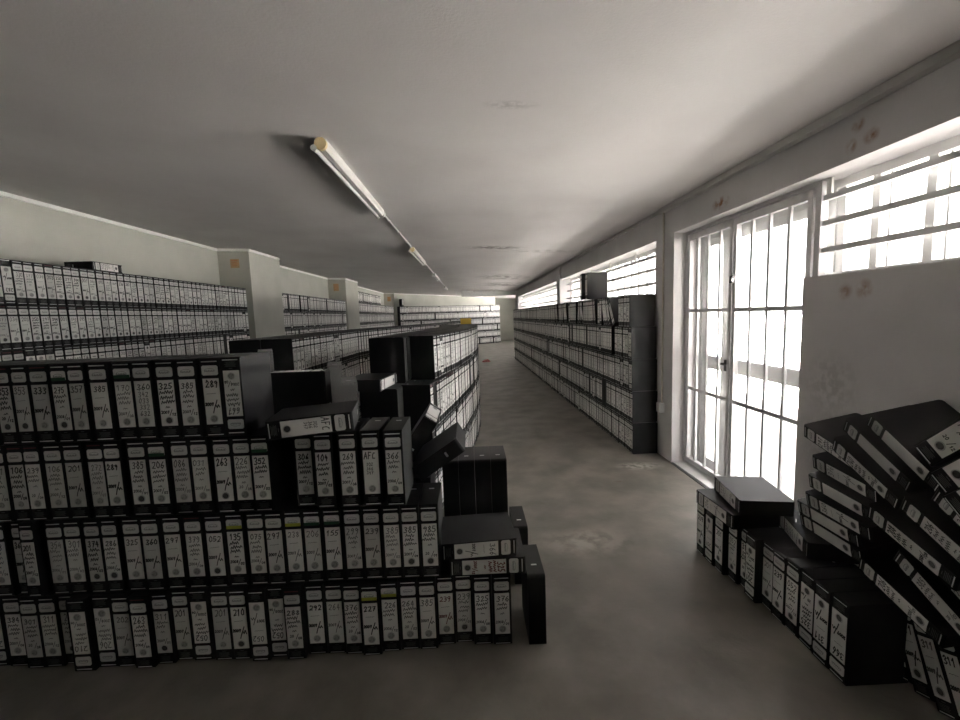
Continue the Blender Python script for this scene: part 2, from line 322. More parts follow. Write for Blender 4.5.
for ya, yb, nm in ((4.15, 6.27, 'nearest'), (7.93, 9.97, 'middle'), (11.47, 14.2, 'farthest')):
    q = MB()
    q.cyl((-.80, ya, zc(-.8) - .008), (-.80, yb, zc(-.8) - .008), .008, m_alu, 8)
    k = ya + .4
    while k < yb - .2: q.box(-.815, -.785, k - .01, k + .01, zc(-.8) - .018, zc(-.8), m_white); k += .6
    tag(q.build('lamp_cable'), 'thin grey cable clipped to the ceiling, %s of three between the tube lamps' % nm, 'cable')
q = MB(); z = 2.17
root = bpy.data.objects.new('fluorescent_lamp', None); col.objects.link(root); root.location = (.75, 16.3, zc(.75)); tag(root, 'short white lamp lying crosswise on the ceiling before the far beam', 'lamp')
q = MB(); q.box(-.6, .6, -.03, .03, -.05, 0, m_white); q.build('housing', root)
q = MB(); q.cyl((-.58, 0, -.064), (.58, 0, -.064), .013, m_tube); q.build('tube', root)

# ------------------------------------------------------------------ handwriting
GL = {'0': [[(.5, 1), (.1, .75), (.05, .3), (.4, 0), (.85, .2), (.95, .7), (.5, 1)]], '1': [[(.2, .75), (.55, 1), (.5, 0)]],
 '2': [[(.1, .8), (.4, 1), (.85, .85), (.75, .5), (.1, .02), (.95, .04)]], '3': [[(.1, .9), (.6, 1), (.85, .75), (.4, .52), (.9, .3), (.6, 0), (.05, .1)]],
 '4': [[(.45, 1), (.1, .4), (.9, .42)], [(.7, .75), (.65, 0)]], '5': [[(.9, 1), (.25, .97), (.15, .55), (.7, .6), (.9, .3), (.5, 0), (.05, .08)]],
 '6': [[(.75, 1), (.25, .6), (.1, .2), (.5, 0), (.9, .25), (.6, .5), (.15, .3)]], '7': [[(.05, .95), (.9, 1), (.4, 0)], [(.3, .5), (.8, .5)]],
 '8': [[(.55, .52), (.15, .75), (.5, 1), (.85, .75), (.1, .25), (.5, 0), (.9, .25), (.55, .52)]], '9': [[(.85, .75), (.45, .5), (.1, .75), (.5, 1), (.85, .8), (.8, .4), (.5, 0)]],
 'A': [[(0, 0), (.5, 1), (.95, 0)], [(.2, .4), (.8, .4)]], 'F': [[(.1, 0), (.15, 1), (.9, 1)], [(.12, .55), (.7, .55)]], 'C': [[(.9, .85), (.5, 1), (.1, .6), (.15, .15), (.6, 0), (.95, .15)]], '/': [[(.1, -.3), (.9, 1.3)]]}
def ribbon(mb, pts, wd, m, y=-.0009):
    for (a, b) in zip(pts, pts[1:]):
        dx, dz = b[0] - a[0], b[1] - a[1]; l = math.hypot(dx, dz) or 1e-6; nx, nz = -dz / l * wd / 2, dx / l * wd / 2
        ex, ez = dx / l * wd * .35, dz / l * wd * .35
        mb.add([(a[0] + nx - ex, y, a[1] + nz - ez), (a[0] - nx - ex, y, a[1] - nz - ez), (b[0] - nx + ex, y, b[1] - nz + ez), (b[0] + nx + ex, y, b[1] + nz + ez)], [(0, 1, 2, 3)], m)
def text(mb, s, cx, z, h, cw, wd, m, rnd=None):
    n = len(s); x0 = cx - n * cw / 2; R = rnd or random.Random(sum(map(ord, s)) % 999 + int(z * 1e4)); J = lambda: R.uniform(-.09, .09)
    for i, ch in enumerate(s):
        for st in GL.get(ch, []):
            ribbon(mb, [(x0 + i * cw + (px + J() + .12 * pz) * cw * .78 + .08 * cw, z + (pz + J()) * h) for px, pz in st], wd, m)
def scrib(mb, rn, cx, z, ln, h, wd, m):
    n = max(4, int(ln / .0045)); pts = []
    for i in range(n + 1):
        pts.append((cx - ln / 2 + ln * i / n, z + h * (.55 + rn.random() * .5 if i % 2 else rn.random() * .3) + ln * .06 * i / n))
    ribbon(mb, pts, wd, m)
def handwriting(num, seed, lw, H, style=None):
    rn = random.Random(seed); mb = MB(); zt = H * .74; zb = H * .16
    pen = rn.choice([m_ink, m_ink, m_pencil, m_ink]); 
    if style == 'red': pen = m_redink
    if style == 'light': pen = m_pencil
    heavy = rn.choice([.0026, .0032, .0042])
    k = lw / .062
    text(mb, num, rn.uniform(-.004, .004), zt - .034, rn.uniform(.021, .029), rn.uniform(.015, .0185) * k, heavy, pen)
    if num == 'AFC':
        for i, s in enumerate(('302', '366', '347')): text(mb, s, -.006, zt - .064 - i * .018, .013, .0095, .0018, m_ink)
        return mb
    if num == '360' and style == 'list':
        for i, s in enumerate(('342', '033', '332', '632')): text(mb, s, 0, zt - .062 - i * .026, .019, .014, .0022, m_ink)
        return mb
    kind = rn.choice('aab')
    if kind == 'a':
        z = zt - .056
        for i in range(rn.choice((2, 3, 3))):
            scrib(mb, rn, rn.uniform(-.006, .004), z, rn.uniform(.034, .054) * k, .015, heavy * .85, pen); z -= rn.uniform(.017, .021)
        scrib(mb, rn, 0, z, .016, .008, heavy * .7, pen); z = H * .16 + .052
        s = rn.choice(('2005', '2007', '2008', '2006', '20')); text(mb, s, -.012 * k, z, .011, .0085 * k, heavy * .7, pen)
        text(mb, '/', .010 * k, z - .004, .015, .014, heavy * .7, pen); text(mb, rn.choice(('01', '04', '08', '12', '03')), .021 * k, z - .009, .010, .008, heavy * .7, pen)
    else:
        scrib(mb, rn, -.002, zt - .062, .036 * k, .003, .0014, m_pencil)
        z = zt - .108; text(mb, '2007', -.013 * k, z, .011, .0085 * k, heavy, pen)
        ribbon(mb, [(.0, z - .03), (.005 * k, z - .012), (.012 * k, z + .005), (.018 * k, z + .022)], heavy, pen); scrib(mb, rn, .016 * k, z - .012, .02, .018, heavy, pen)
    return mb

# ------------------------------------------------------------------ file binders
WD, HT, DP = .0745, .321, .250
def carton_mesh(W, H=HT, D=DP, marbled=False):
    """open slipcase: rounded rear corners, thin walls, front recessed for the spine; silver sticker on top"""
    mb = MB(); r = .014; pts = [(0.006, 0), (D - r, 0)]
    for i in range(1, 4): a = -math.pi / 2 + i * math.pi / 8; pts.append((D - r + r * math.cos(a), r + r * math.sin(a)))
    pts.append((D, r)); pts.append((D, H - r))
    for i in range(1, 4): a = i * math.pi / 8; pts.append((D - r + r * math.cos(a), H - r + r * math.sin(a)))
    pts += [(D - r, H), (0.006, H), (0, H - .006), (0, .006)]
    n = len(pts); m = m_marble if marbled else m_carton; hw = W / 2
    vs = [(-hw, y, z) for y, z in pts] + [(hw, y, z) for y, z in pts]
    k0 = n - 2                                                       # front edge = last two points, left open
    fs = [tuple(range(n)), tuple(range(n, 2 * n))[::-1]] + [(i, n + i, n + (i + 1) % n, (i + 1) % n) for i in range(n) if i != n - 2]
    mb.add(vs, fs, m)
    t = .0022; z0, z1 = .006, H - .006                               # front rim and recess
    o = [(-hw, 0, z0), (hw, 0, z0), (hw, 0, z1), (-hw, 0, z1)]; q = [(-hw + t, 0, z0 + t), (hw - t, 0, z0 + t), (hw - t, 0, z1 - t), (-hw + t, 0, z1 - t)]
    p = [(a, .008, c) for a, b, c in q]
    mb.add(o + q + p, [(0, 1, 5, 4), (1, 2, 6, 5), (2, 3, 7, 6), (3, 0, 4, 7), (4, 5, 9, 8), (5, 6, 10, 9), (6, 7, 11, 10), (7, 4, 8, 11), (8, 9, 10, 11)], m)
    mb.add([(-.012, D * .66, H + .0004), (.012, D * .66, H + .0004), (.012, D * .7, H + .0004), (-.012, D * .7, H + .0004)], [(0, 1, 2, 3)], m_silver)
    return mb.mesh('slipcase')
def spine_mesh(W, H=HT, accent=None):
    mb = MB(); hw = W / 2 - .003; z0, z1 = .0085, H - .0085
    # slightly bowed plastic spine
    xs = [-hw, -hw * .6, 0, hw * .6, hw]; ys = [.0035, .0008, .0002, .0008, .0035]
    vs = [(x, y, z0) for x, y in zip(xs, ys)] + [(x, y, z1) for x, y in zip(xs, ys)] + [(-hw, .007, z0), (hw, .007, z0), (-hw, .007, z1), (hw, .007, z1)]
    mb.add(vs, [(i, i + 1, i + 6, i + 5) for i in range(4)] + [(10, 0, 5, 12), (4, 11, 13, 9), (0, 10, 11, 4, 3, 2, 1), (5, 6, 7, 8, 9, 13, 12)], m_spine)
    lw = hw * .84
    ac = {None: m_line, 'red': m_redline, 'none': m_spine}.get(accent, m_line)
    def q(x0, x1, z0, z1, m, y=-.0003): mb.add([(x0, y, z0), (x1, y, z0), (x1, y, z1), (x0, y, z1)], [(0, 1, 2, 3)], m)
    q(-lw, lw, H * .951, H * .963, ac); q(-lw, lw, H * .026, H * .037, m_line)
    q(-.007, .007, H * .135, H * .142, m_fine)
    for i, wd in enumerate((.9, .8, .95, .7, .85)): q(-lw * wd * .8, lw * wd * .8, H * (.112 - i * .014), H * (.117 - i * .014), m_fine)
    return mb.mesh('spine')
def label_mesh(W, H=HT, k=0):
    mb = MB(); lw = min(.0315, W / 2 - .005)
    mb.box(-lw, lw, -.0006, .0012, H * .165, H * .745, m_lab[k]); return mb.mesh('spine_label'), lw * 2
def title_mesh(W, H=HT, accent=None):
    mb = MB(); lw = min(.0315, W / 2 - .005); c = .005; z0, z1 = H * .785, H * .908
    pts = [(-lw + c, z0), (lw - c, z0), (lw, z0 + c), (lw, z1 - c), (lw - c, z1), (-lw + c, z1), (-lw, z1 - c), (-lw, z0 + c)]
    n = 8; mb.add([(x, -.0006, z) for x, z in pts] + [(x, .0012, z) for x, z in pts], [tuple(range(n))] + [(i, n + i, n + (i + 1) % n, (i + 1) % n) for i in range(n)], m_title)
    if accent in ('green', 'yellow'):
        a = m_green if accent == 'green' else m_yellow
        mb.add([(-lw, -.001, z0), (lw, -.001, z0), (lw, -.001, z0 + .014), (-lw, -.001, z0 + .014)], [(0, 1, 2, 3)], a)
    arc = [(-lw * .65, z0 + .016)] + [(lw * .65 * math.cos(math.pi - i * math.pi / 6) , z0 + .019 + .009 * math.sin(i * math.pi / 6)) for i in range(7)] + [(lw * .65, z0 + .016)]
    ribbon(mb, arc, .0012, m_fine, -.0012)
    for i in range(6):
        xx = -lw * .6 + i * lw * .2; ribbon(mb, [(xx, z0 + .014), (xx + lw * .08, z0 + .021), (xx + lw * .14, z0 + .014)], .0016, m_fine, -.0012)
    return mb.mesh('title_label')
def ring_mesh(H=HT, dark=True):
    mb = MB(); cz = H * .235; n = 16; m = m_hole if dark else m_holeg
    def c(r, y): return [(r * math.cos(i * 2 * math.pi / n), y, cz + r * math.sin(i * 2 * math.pi / n)) for i in range(n)]
    a, b, d, e = c(.0155, -.0007), c(.0145, -.0026), c(.0125, -.0026), c(.0118, -.0009)
    mb.add(a + b + d + e, [(k * n + i, k * n + (i + 1) % n, (k + 1) * n + (i + 1) % n, (k + 1) * n + i) for k in range(3) for i in range(n)], m_ring)
    mb.add(e, [tuple(range(n))], m)
    return mb.mesh('finger_ring')
CACHE = {}
def cached(key, fn):
    if key not in CACHE: CACHE[key] = fn()
    return CACHE[key]
def build_binder(b):
    W = round(b.get('w', WD), 3); H = b.get('h', HT); acc = b.get('accent'); k = b.get('lab', 0); marb = b.get('marbled', False)
    root = link('file_binder', cached(('c', W, H, marb), lambda: carton_mesh(W, H, DP, marb)))
    root.matrix_world = b['m']
    tag(root, b['label'], 'binder', b['group'])
    if marb: return root
    sp = link('spine', cached(('s', W, H, acc), lambda: spine_mesh(W, H, acc)), root)
    me, lw = cached(('l', W, H, k), lambda: label_mesh(W, H, k))
    la = link('spine_label', me, root)
    link('title_label', cached(('t', W, H, acc), lambda: title_mesh(W, H, acc)), root)
    link('finger_ring', cached(('r', H, b.get('dark', True)), lambda: ring_mesh(H, b.get('dark', True))), root)
    if b.get('num') == '' and b.get('unique'): return root
    if b.get('unique'):
        seed = b['seed']; hw = cached(('h', seed), lambda: handwriting(b['num'], seed, lw, H, b.get('style')).mesh('handwriting'))
    else:
        v = b['seed'] % 14; hw = cached(('hs', v, W, H), lambda: handwriting('%03d' % ((v * 47 + 203) % 390), v + 900, lw, H).mesh('handwriting'))
    link('handwriting', hw, la)
    return root
def frame(org, xd, yd, zd):
    m = Matrix((xd, yd, zd)).transposed().to_4x4(); m.translation = org; return m
def upright(p, face, inv=False, lean=0, H=HT, tilt=0):
    """p = foot of the spine face centre; face = horizontal unit vector the spine looks along"""
    f = Vector((face[0], face[1], 0)).normalized(); y = -f; z = Vector((0, 0, 1)); x = y.cross(z)
    m = frame(Vector(p), x, y, z)
    if lean:
        s = 1 if lean > 0 else -1                                    # pivot on the lower corner
        m = m @ Matrix.Translation((s * WD / 2, 0, 0)) @ Matrix.Rotation(lean, 4, 'Y') @ Matrix.Translation((-s * WD / 2, 0, 0))
    if tilt: m = m @ Matrix.Rotation(tilt, 4, 'X')
    if inv: m = m @ Matrix.Translation((0, 0, H)) @ Matrix.Rotation(math.pi, 4, 'Y')
    return m
NUMW = ['', 'first', 'second', 'third', 'fourth', 'fifth', 'sixth', 'seventh', 'eighth', 'ninth', 'tenth', 'eleventh', 'twelfth', 'thirteenth', 'fourteenth', 'fifteenth', 'sixteenth', 'seventeenth', 'eighteenth', 'nineteenth', 'twentieth']
TENS = {2: ('twentieth', 'twenty'), 3: ('thirtieth', 'thirty'), 4: ('fortieth', 'forty'), 5: ('fiftieth', 'fifty'), 6: ('sixtieth', 'sixty'), 7: ('seventieth', 'seventy'), 8: ('eightieth', 'eighty'), 9: ('ninetieth', 'ninety')}
def nth(n):
    if n <= 20: return NUMW[n]
    if n >= 100: return 'hundredth' if n == 100 else 'hundred-and-' + nth(n - 100)
    a, c = divmod(n, 10); return TENS[a][0] if c == 0 else TENS[a][1] + '-' + NUMW[c]
def rad0(d): return math.radians(d)
FORCED = []; CAND = []
seed_i = [0]
def nb(m, label, group, **k):
    seed_i[0] += 1; d = dict(m=m, label=label, group=group, seed=seed_i[0]); d.update(k); return d

# ---- front stack, four rows facing the camera
R1 = [(-1.859, '353'), (-1.794, '353'), (-1.717, '333'), (-1.634, '275'), (-1.568, '357'), (-1.483, '385'), (-1.395, '170'), (-1.317, '360'), (-1.225, '325'), (-1.137, '385'), (-1.044, '289'), (-0.963, '667')]
R2 = [(-1.928, '301'), (-1.857, '106'), (-1.79, '239'), (-1.707, '106'), (-1.628, '201'), (-1.538, '272'), (-1.469, '289'), (-1.374, '385'), (-1.29, '206'), (-1.202, '086'), (-1.126, '031'), (-1.029, '263'), (-0.952, '226'), (-0.876, '352'), (-0.714, '306'), (-0.624, '104'), (-0.524, '269'), (-0.431, 'AFC'), (-0.335, '366')]
R3 = [(-1.982, '378'), (-1.901, '365'), (-1.842, '201'), (-1.742, '354'), (-1.671, '301'), (-1.588, '374'), (-1.52, '286'), (-1.431, '325'), (-1.353, '360'), (-1.268, '297'), (-1.18, '379'), (-1.093, '052'), (-1.012, '135'), (-0.925, '075'), (-0.847, '297'), (-0.769, '238'), (-0.691, '206'), (-0.609, '155'), (-0.525, '299'), (-0.445, '239'), (-0.362, '385'), (-0.285, '385'), (-0.204, '985')]
R4 = [(-2.062, 1.719, '210'), (-1.969, 1.713, '384'), (-1.884, 1.697, '301'), (-1.811, 1.7, '311'), (-1.738, 1.710, '208'), (-1.658, 1.666, '210'), (-1.573, 1.683, '206'), (-1.494, 1.681, '202'), (-1.411, 1.668, '263'), (-1.336, 1.686, '311'), (-1.265, 1.702, '201'), (-1.184, 1.695, '052'), (-1.094, 1.69, '201'), (-1.018, 1.689, '210'), (-0.932, 1.673, '052'), (-0.86, 1.69, '052'), (-0.785, 1.675, '288'), (-0.702, 1.698, '292'), (-0.62, 1.696, '264'), (-0.543, 1.688, '376'), (-0.465, 1.675, '227'), (-0.387, 1.692, '226'), (-0.306, 1.697, '264'), (-0.227, 1.694, '385'), (-0.151, 1.715, '239'), (-0.073, 1.723, '239'), (0.007, 1.705, '325'), (0.091, 1.699, '376')]
ACC = {1: {1: 'red', 3: 'red', 4: 'green', 7: 'green'}, 2: {2: 'red', 3: 'red', 6: 'red', 9: 'green', 10: 'yline', 11: 'yline', 13: 'yline', 14: 'green', 15: 'none'},
       3: {11: 'red', 13: 'yellow', 16: 'yellow', 17: 'green', 18: 'green'}, 4: {9: 'red', 17: 'red', 21: 'yellow', 22: 'yellow'}}
INV = {1: {12}, 2: set(), 3: set(), 4: {1, 6, 7, 12, 15, 16}}
GREYL = {1: {1, 2, 3, 5}, 2: {1, 2, 4, 5, 6, 10, 15}, 3: {2, 4, 6, 9, 19, 20}, 4: {3, 5, 8, 10, 11, 13, 26}}
LIST_ = {1: {8: 'list'}, 4: {25: 'red'}, 3: {3: 'light', 5: 'light', 19: 'light', 20: 'light', 16: 'light'}, 2: {1: 'light', 6: 'light'}}
SET = {(2, 15): .03, (3, 2): .012, (3, 3): -.012}
ROWN = {1: 'top', 2: 'second', 3: 'third', 4: 'bottom'}
ENDW = {1: 'right end', 2: 'right end', 3: 'right end', 4: 'right end'}
for r, lst in ((1, R1), (2, R2), (3, R3), (4, R4)):
    xs = [a[0] for a in lst]; n = len(xs)
    for i, a in enumerate(lst):
        gl = (xs[i] - xs[i - 1]) if i else .08; gr = (xs[i + 1] - xs[i]) if i < n - 1 else .08
        W = min(.080, gl, gr)
        # when one gap is tight, share it evenly
        W = round(W - .0012, 3)
        Yf = a[1] if r == 4 else 1.706 + SET.get((r, i + 1), random.uniform(-.006, .006))
        num = a[-1]; z = (4 - r) * .323
        inv = (i + 1) in INV[r]; acc = ACC[r].get(i + 1)
        ex = {'green': ' under green strip', 'yellow': ' under yellow strip', 'red': ''}.get(acc, '')
        lab = 'binder marked %s%s%s, %s from aisle end in the front stack\'s %s row' % (num, ' upside down' if inv else '', ex, nth(n - i), ROWN[r])
        FORCED.append(nb(upright((a[0], Yf, z), (0, -1), inv), lab, 'binders in the front stack', w=W, num=num, unique=True,
            accent=acc, lab=2 if (i + 1) in GREYL[r] else random.choice((0, 0, 1)), style=LIST_.get(r, {}).get(i + 1), dark=random.random() < .25))
# outside the frame on the left the stack goes on
BULK = []
for r in (1, 2, 3, 4):
    x0 = {1: -1.94, 2: -2.01, 3: -2.065, 4: -2.145}[r]
    for k in range(5): BULK.append(dict(m=upright((x0 - k * .079, 1.706, (4 - r) * .323), (0, -1)), lab=k % 3))
# ---- behind the front stack: backs towards the camera
def back_row(x0, x1, y, z, g=None):
    k = x0; out = []
    while k < x1: out.append((k, y, z)); k += .0765
    return out
for (x, y, z) in back_row(-2.4, -.22, 2.245, 0) + back_row(-2.4, -.22, 2.245, .323):
    BULK.append(dict(m=upright((x, y, z), (0, 1)), lab=1))
BK = 'binders piled at the right end of the front stack'
for lvl in (0, 1):
    for k in range(4):
        x = -.137 + k * .0875
        nm = ['fourth', 'third', 'second', 'first'][k]
        FORCED.append(nb(upright((x, 2.475, lvl * .323), (0, 1)), 'plain black binder back, %s from the aisle in the %s tier beside the front stack' % (nm, ('lower', 'upper')[lvl]), BK, w=.086))
FORCED.append(nb(upright((.222, 2.35, 0), (0, 1)), 'black binder back standing on the floor beside the block of five backs', BK))
FORCED.append(nb(upright((.240, 1.935, 0), (0, 1)), 'lone black binder upright on the floor at the front stack\'s aisle corner, back forward', BK))
def lying(p, yaw, inv=False, w=WD, z_face=True, flip=False, roll=0):
    """lying flat, spine along local x; p = left-bottom corner of the spine face (as seen facing it), yaw turns it"""
    R = Matrix.Rotation(yaw, 4, 'Z')
    xd = Vector((0, 0, 1)); yd = Vector((0, 1, 0)); zd = xd.cross(yd)       # zd = -X : top of the binder to the left
    if not inv: xd = Vector((0, 0, -1)); zd = xd.cross(yd)                  # zd = +X : title label to the right
    m = frame(Vector((0, 0, 0)), xd, yd, zd)
    T = Matrix.Translation((0, 0, w / 2)) if not inv else Matrix.Translation((HT, 0, w / 2))
    return Matrix.Translation(p) @ R @ Matrix.Rotation(-roll, 4, 'Y') @ T @ m
FORCED.append(nb(lying((-.125, 1.70, .3235), .0), 'black binder lying flat on the bottom row, lower of two at the aisle corner', BK, num='325', unique=True, lab=1, style='red'))
FORCED.append(nb(lying((-.155, 1.69, .400), .08), 'black binder lying flat, upper of two at the aisle corner, labelled 366', BK, num='366', unique=True, lab=1))
FORCED.append(nb(lying((-.79, 1.60, .972), .16, roll=.05), 'black binder marked AFC lying across the gap on top of the second row', BK, num='AFC', unique=True, lab=0))
# supports and loose boxes between the stacks
for i in range(4): BULK.append(dict(m=lying((-1.04 + .01 * i, 1.985, .6465 + i * .0705), 0.0, w=.070), w=.070, lab=1))
for i in range(2): BULK.append(dict(m=lying((-.70, 1.985, .6465 + i * .08), 0.0, w=.079), w=.079, lab=1))
LG = 'loose binders between the stacks'
xd = Vector((0, -1, 0)); yd = Vector((0, 0, -1)); zd = xd.cross(yd)      # stands on its back edge, broad side to the camera
FORCED.append(nb(frame(Vector((-1.035, 2.10, .93 + DP)), xd, yd, zd), 'big black binder standing on edge, broad side forward, behind the fallen AFC binder', LG))
def seen_back(x, y, top, label):
    """upright, back towards the middle of the room's near end"""
    d = Vector((x, y, 0)).normalized(); c = Vector((x, y, top - HT)) + d * DP
    FORCED.append(nb(upright(tuple(c), (d.x, d.y)), label, LG, marbled=True))
seen_back(-.735, 2.28, 1.18, 'grey marbled binder back standing between the broad black side and the middle stack')
seen_back(-.612, 1.995, 1.127, 'lower grey marbled binder back, nearer the camera than the other marbled back')
seen_back(-1.12, 2.33, 1.267, 'grey marbled binder back beside the aisle end of the front stack\'s top row')
for lv in range(3): BULK.append(dict(m=upright((-.80, 2.535, lv * .286), (-.3, .95), H=.286), h=.286, lab=1))
for lv in range(3): BULK.append(dict(m=upright((-1.22, 2.62, lv * .31), (-.43, .9), H=.31), h=.31, lab=1))
c, q = math.cos(math.radians(33)), math.sin(math.radians(33))
yd = Vector((c, 0, q)); zd = Vector((0, -1, 0)); xd = yd.cross(zd)
FORCED.append(nb(frame(Vector((-.283, 1.92 + HT, .692)), xd, yd, zd), 'black binder tilted like a ramp, its end with a small sticker facing forward', LG))
c, q = math.cos(math.radians(55)), math.sin(math.radians(55))
yd = Vector((-c, 0, -q)); zd = Vector((0, -1, 0)); xd = yd.cross(zd)
FORCED.append(nb(frame(Vector((-.222, 1.99 + HT, .935)), xd, yd, zd), 'steeply tilted binder with grey label tumbled against the ramp-like one', LG, lab=2, unique=True, num=''))
yd = Vector((-1, 0, 0)); zd = Vector((0, -1, 0)); xd = yd.cross(zd)
FORCED.append(nb(Matrix.Translation((-.575, 2.63, .9705 + WD / 2)) @ Matrix.Rotation(rad0(-9), 4, 'Z') @ frame(Vector((0, HT, 0)), xd, yd, zd), 'black binder lying flat before the middle stack, small sticker on its end', LG, lab=2, unique=True, num=''))

# ---- low row on the floor at the right, spines facing the aisle
LOW = [(1.284, 2.311, 0), (1.284, 2.224, 1), (1.29, 2.140, 0), (1.315, 2.060, 0), (1.335, 1.988, 0), (1.311, 1.915, 1), (1.346, 1.842, 0), (1.341, 1.767, 0), (1.344, 1.690, 0), (1.345, 1.610, 1), (1.34, 1.532, 1), (1.342, 1.454, 1)]
for i, (x, y, iv) in enumerate(LOW):
    FORCED.append(nb(upright((x, y, 0), (-1, 0), bool(iv)), 'binder%s, %s from near end of the low floor row by the door' % (' upside down' if iv else '', nth(12 - i)),
        'binders in the low row by the door', w=.0735, num=random.choice(('366', '201', '325', '052', '239', '311')), unique=True, lab=1 if i % 2 else 0, dark=True))
def lieX(x, y_far, z, yaw=0, w=WD, roll=0):
    """lying flat, spine facing -X, title label at the far end; y_far = far end of the spine"""
    zd = Vector((0, 1, 0)); yd = Vector((1, 0, 0)); xd = yd.cross(zd)       # xd = +Z
    return Matrix.Translation((x, y_far, z)) @ Matrix.Rotation(yaw, 4, 'Z') @ Matrix.Rotation(roll, 4, 'Y') @ frame(Vector((0, -HT, w / 2)), xd, yd, zd)
DG = 'binders lying on the low row by the door'
FORCED.append(nb(lieX(1.262, 2.29, .323, .04), 'black binder lying flat on the low row\'s far end, under a lit one', DG, num='206', unique=True, lab=1))
FORCED.append(nb(lieX(1.345, 2.29, .398, -.17), 'black binder lying topmost on the low row\'s far end, window light on its side', DG, num='311', unique=True, lab=1))
FORCED.append(nb(lieX(1.50, 2.02, .323, -.3), 'black binder lying flat between the lit one and the slumped pile', DG, num='201', unique=True, lab=1))

# ---- slumped heap against the low wall
def heap(X, A, B, phi, label, inv=False, w=.062, **k):
    X2 = k.pop('X2', X); g = X2 / X                                  # depth of this one within the pile
    A = Vector((X2, A[0] * g, CAMH + (A[1] - CAMH) * g)); B = Vector((X2, B[0] * g, CAMH + (B[1] - CAMH) * g)); X = X2; u = (A - B).normalized()
    wv = Vector((0, -u.z, u.y));  wv = wv if wv.z > 0 else -wv
    yd = (Vector((math.cos(phi), 0, 0)) + wv * math.sin(phi)).normalized()
    if inv: u2 = -u; org = A
    else: u2 = u; org = A - u * HT
    xd = yd.cross(u2)
    FORCED.append(nb(frame(org, xd, yd, u2), label, 'binders in the slumped pile under the window', w=w, unique=True, num=k.pop('num', '360'), **k))
HW = [(1.50, (1.838, .819), (1.584, .756), 'topmost'), (1.50, (1.801, .725), (1.526, .696), 'second from top'), (1.50, (1.809, .635), (1.5, .615), 'third from top'),
      (1.49, (1.823, .560), (1.502, .553), 'fourth from top'), (1.50, (1.875, .481), (1.55, .478), 'fifth from top'), (1.49, (1.84, .402), (1.514, .397), 'lowest')]
for i, (X, A, B, nm) in enumerate(HW):
    heap(X, A, B, math.radians(12), 'black binder lying flat, %s of the six at the slumped pile\'s far side' % nm, X2=(1.57, 1.54, 1.51, 1.49, 1.50, 1.49)[i], lab=1 if i % 2 else 0, num=('297', '376', '', '360', '', '')[i], style='light' if i in (2, 4, 5) else None)
heap(1.555, (1.758, .814), (1.482, .677), math.radians(15), 'farthest of three slanting binders at the top of the slumped pile', X2=1.5, num='260', lab=1)
heap(1.56, (1.722, .889), (1.458, .736), math.radians(15), 'middle one of three slanting binders at the top of the slumped pile', X2=1.53, num='', style='light', lab=1)
heap(1.56, (1.628, .928), (1.368, .762), math.radians(15), 'nearest of three slanting binders at the top of the slumped pile, blank label', X2=1.55, num='', style='light', lab=0)
heap(1.56, (1.591, .606), (1.318, .519), math.radians(12), 'farthest of three slanting binders midway down the slumped pile', X2=1.47, num='208', lab=1)
heap(1.56, (1.469, .680), (1.21, .560), math.radians(12), 'middle one of three slanting binders midway down the slumped pile', X2=1.5, num='206', lab=1)
heap(1.56, (1.371, .740), (1.13, .600), math.radians(12), 'nearest of three slanting binders midway down the slumped pile', X2=1.53, num='385', lab=0)
heap(1.555, (1.602, .425), (1.323, .345), math.radians(10), 'farthest of three slanting binders low in the slumped pile', X2=1.47, num='206', lab=0)
heap(1.56, (1.474, .477), (1.244, .350), math.radians(10), 'middle one of three slanting binders low in the slumped pile', X2=1.51, num='385', lab=1)
heap(1.56, (1.372, .520), (1.133, .385), math.radians(10), 'nearest of three slanting binders low in the slumped pile', X2=1.54, num='325', lab=1)
for i, (yb, lean, nm) in enumerate(((1.418, 72, 'first'), (1.345, 70, 'second'), (1.270, 68, 'third'), (1.193, 68, 'fourth'), (1.116, 68, 'fifth'))):
    a = math.radians(lean); B = (yb, .012); A = (yb + HT * math.cos(a), .012 + HT * math.sin(a))
    heap(1.625, A, B, 0, 'leaning binder on the floor beneath the slumped pile, %s from the low row' % nm, num='311', lab=1)
for i, (A, B, nm) in enumerate((((1.31, .913), (1.085, 1.138), 'highest'), ((1.253, .835), (1.03, 1.06), 'second highest'), ((1.245, .735), (1.02, .96), 'third highest'))):
    heap(1.45, A, B, math.radians(4), 'binder slanting the other way beyond the slumped pile, %s of three' % nm, num='230', lab=0, inv=True, w=.074)

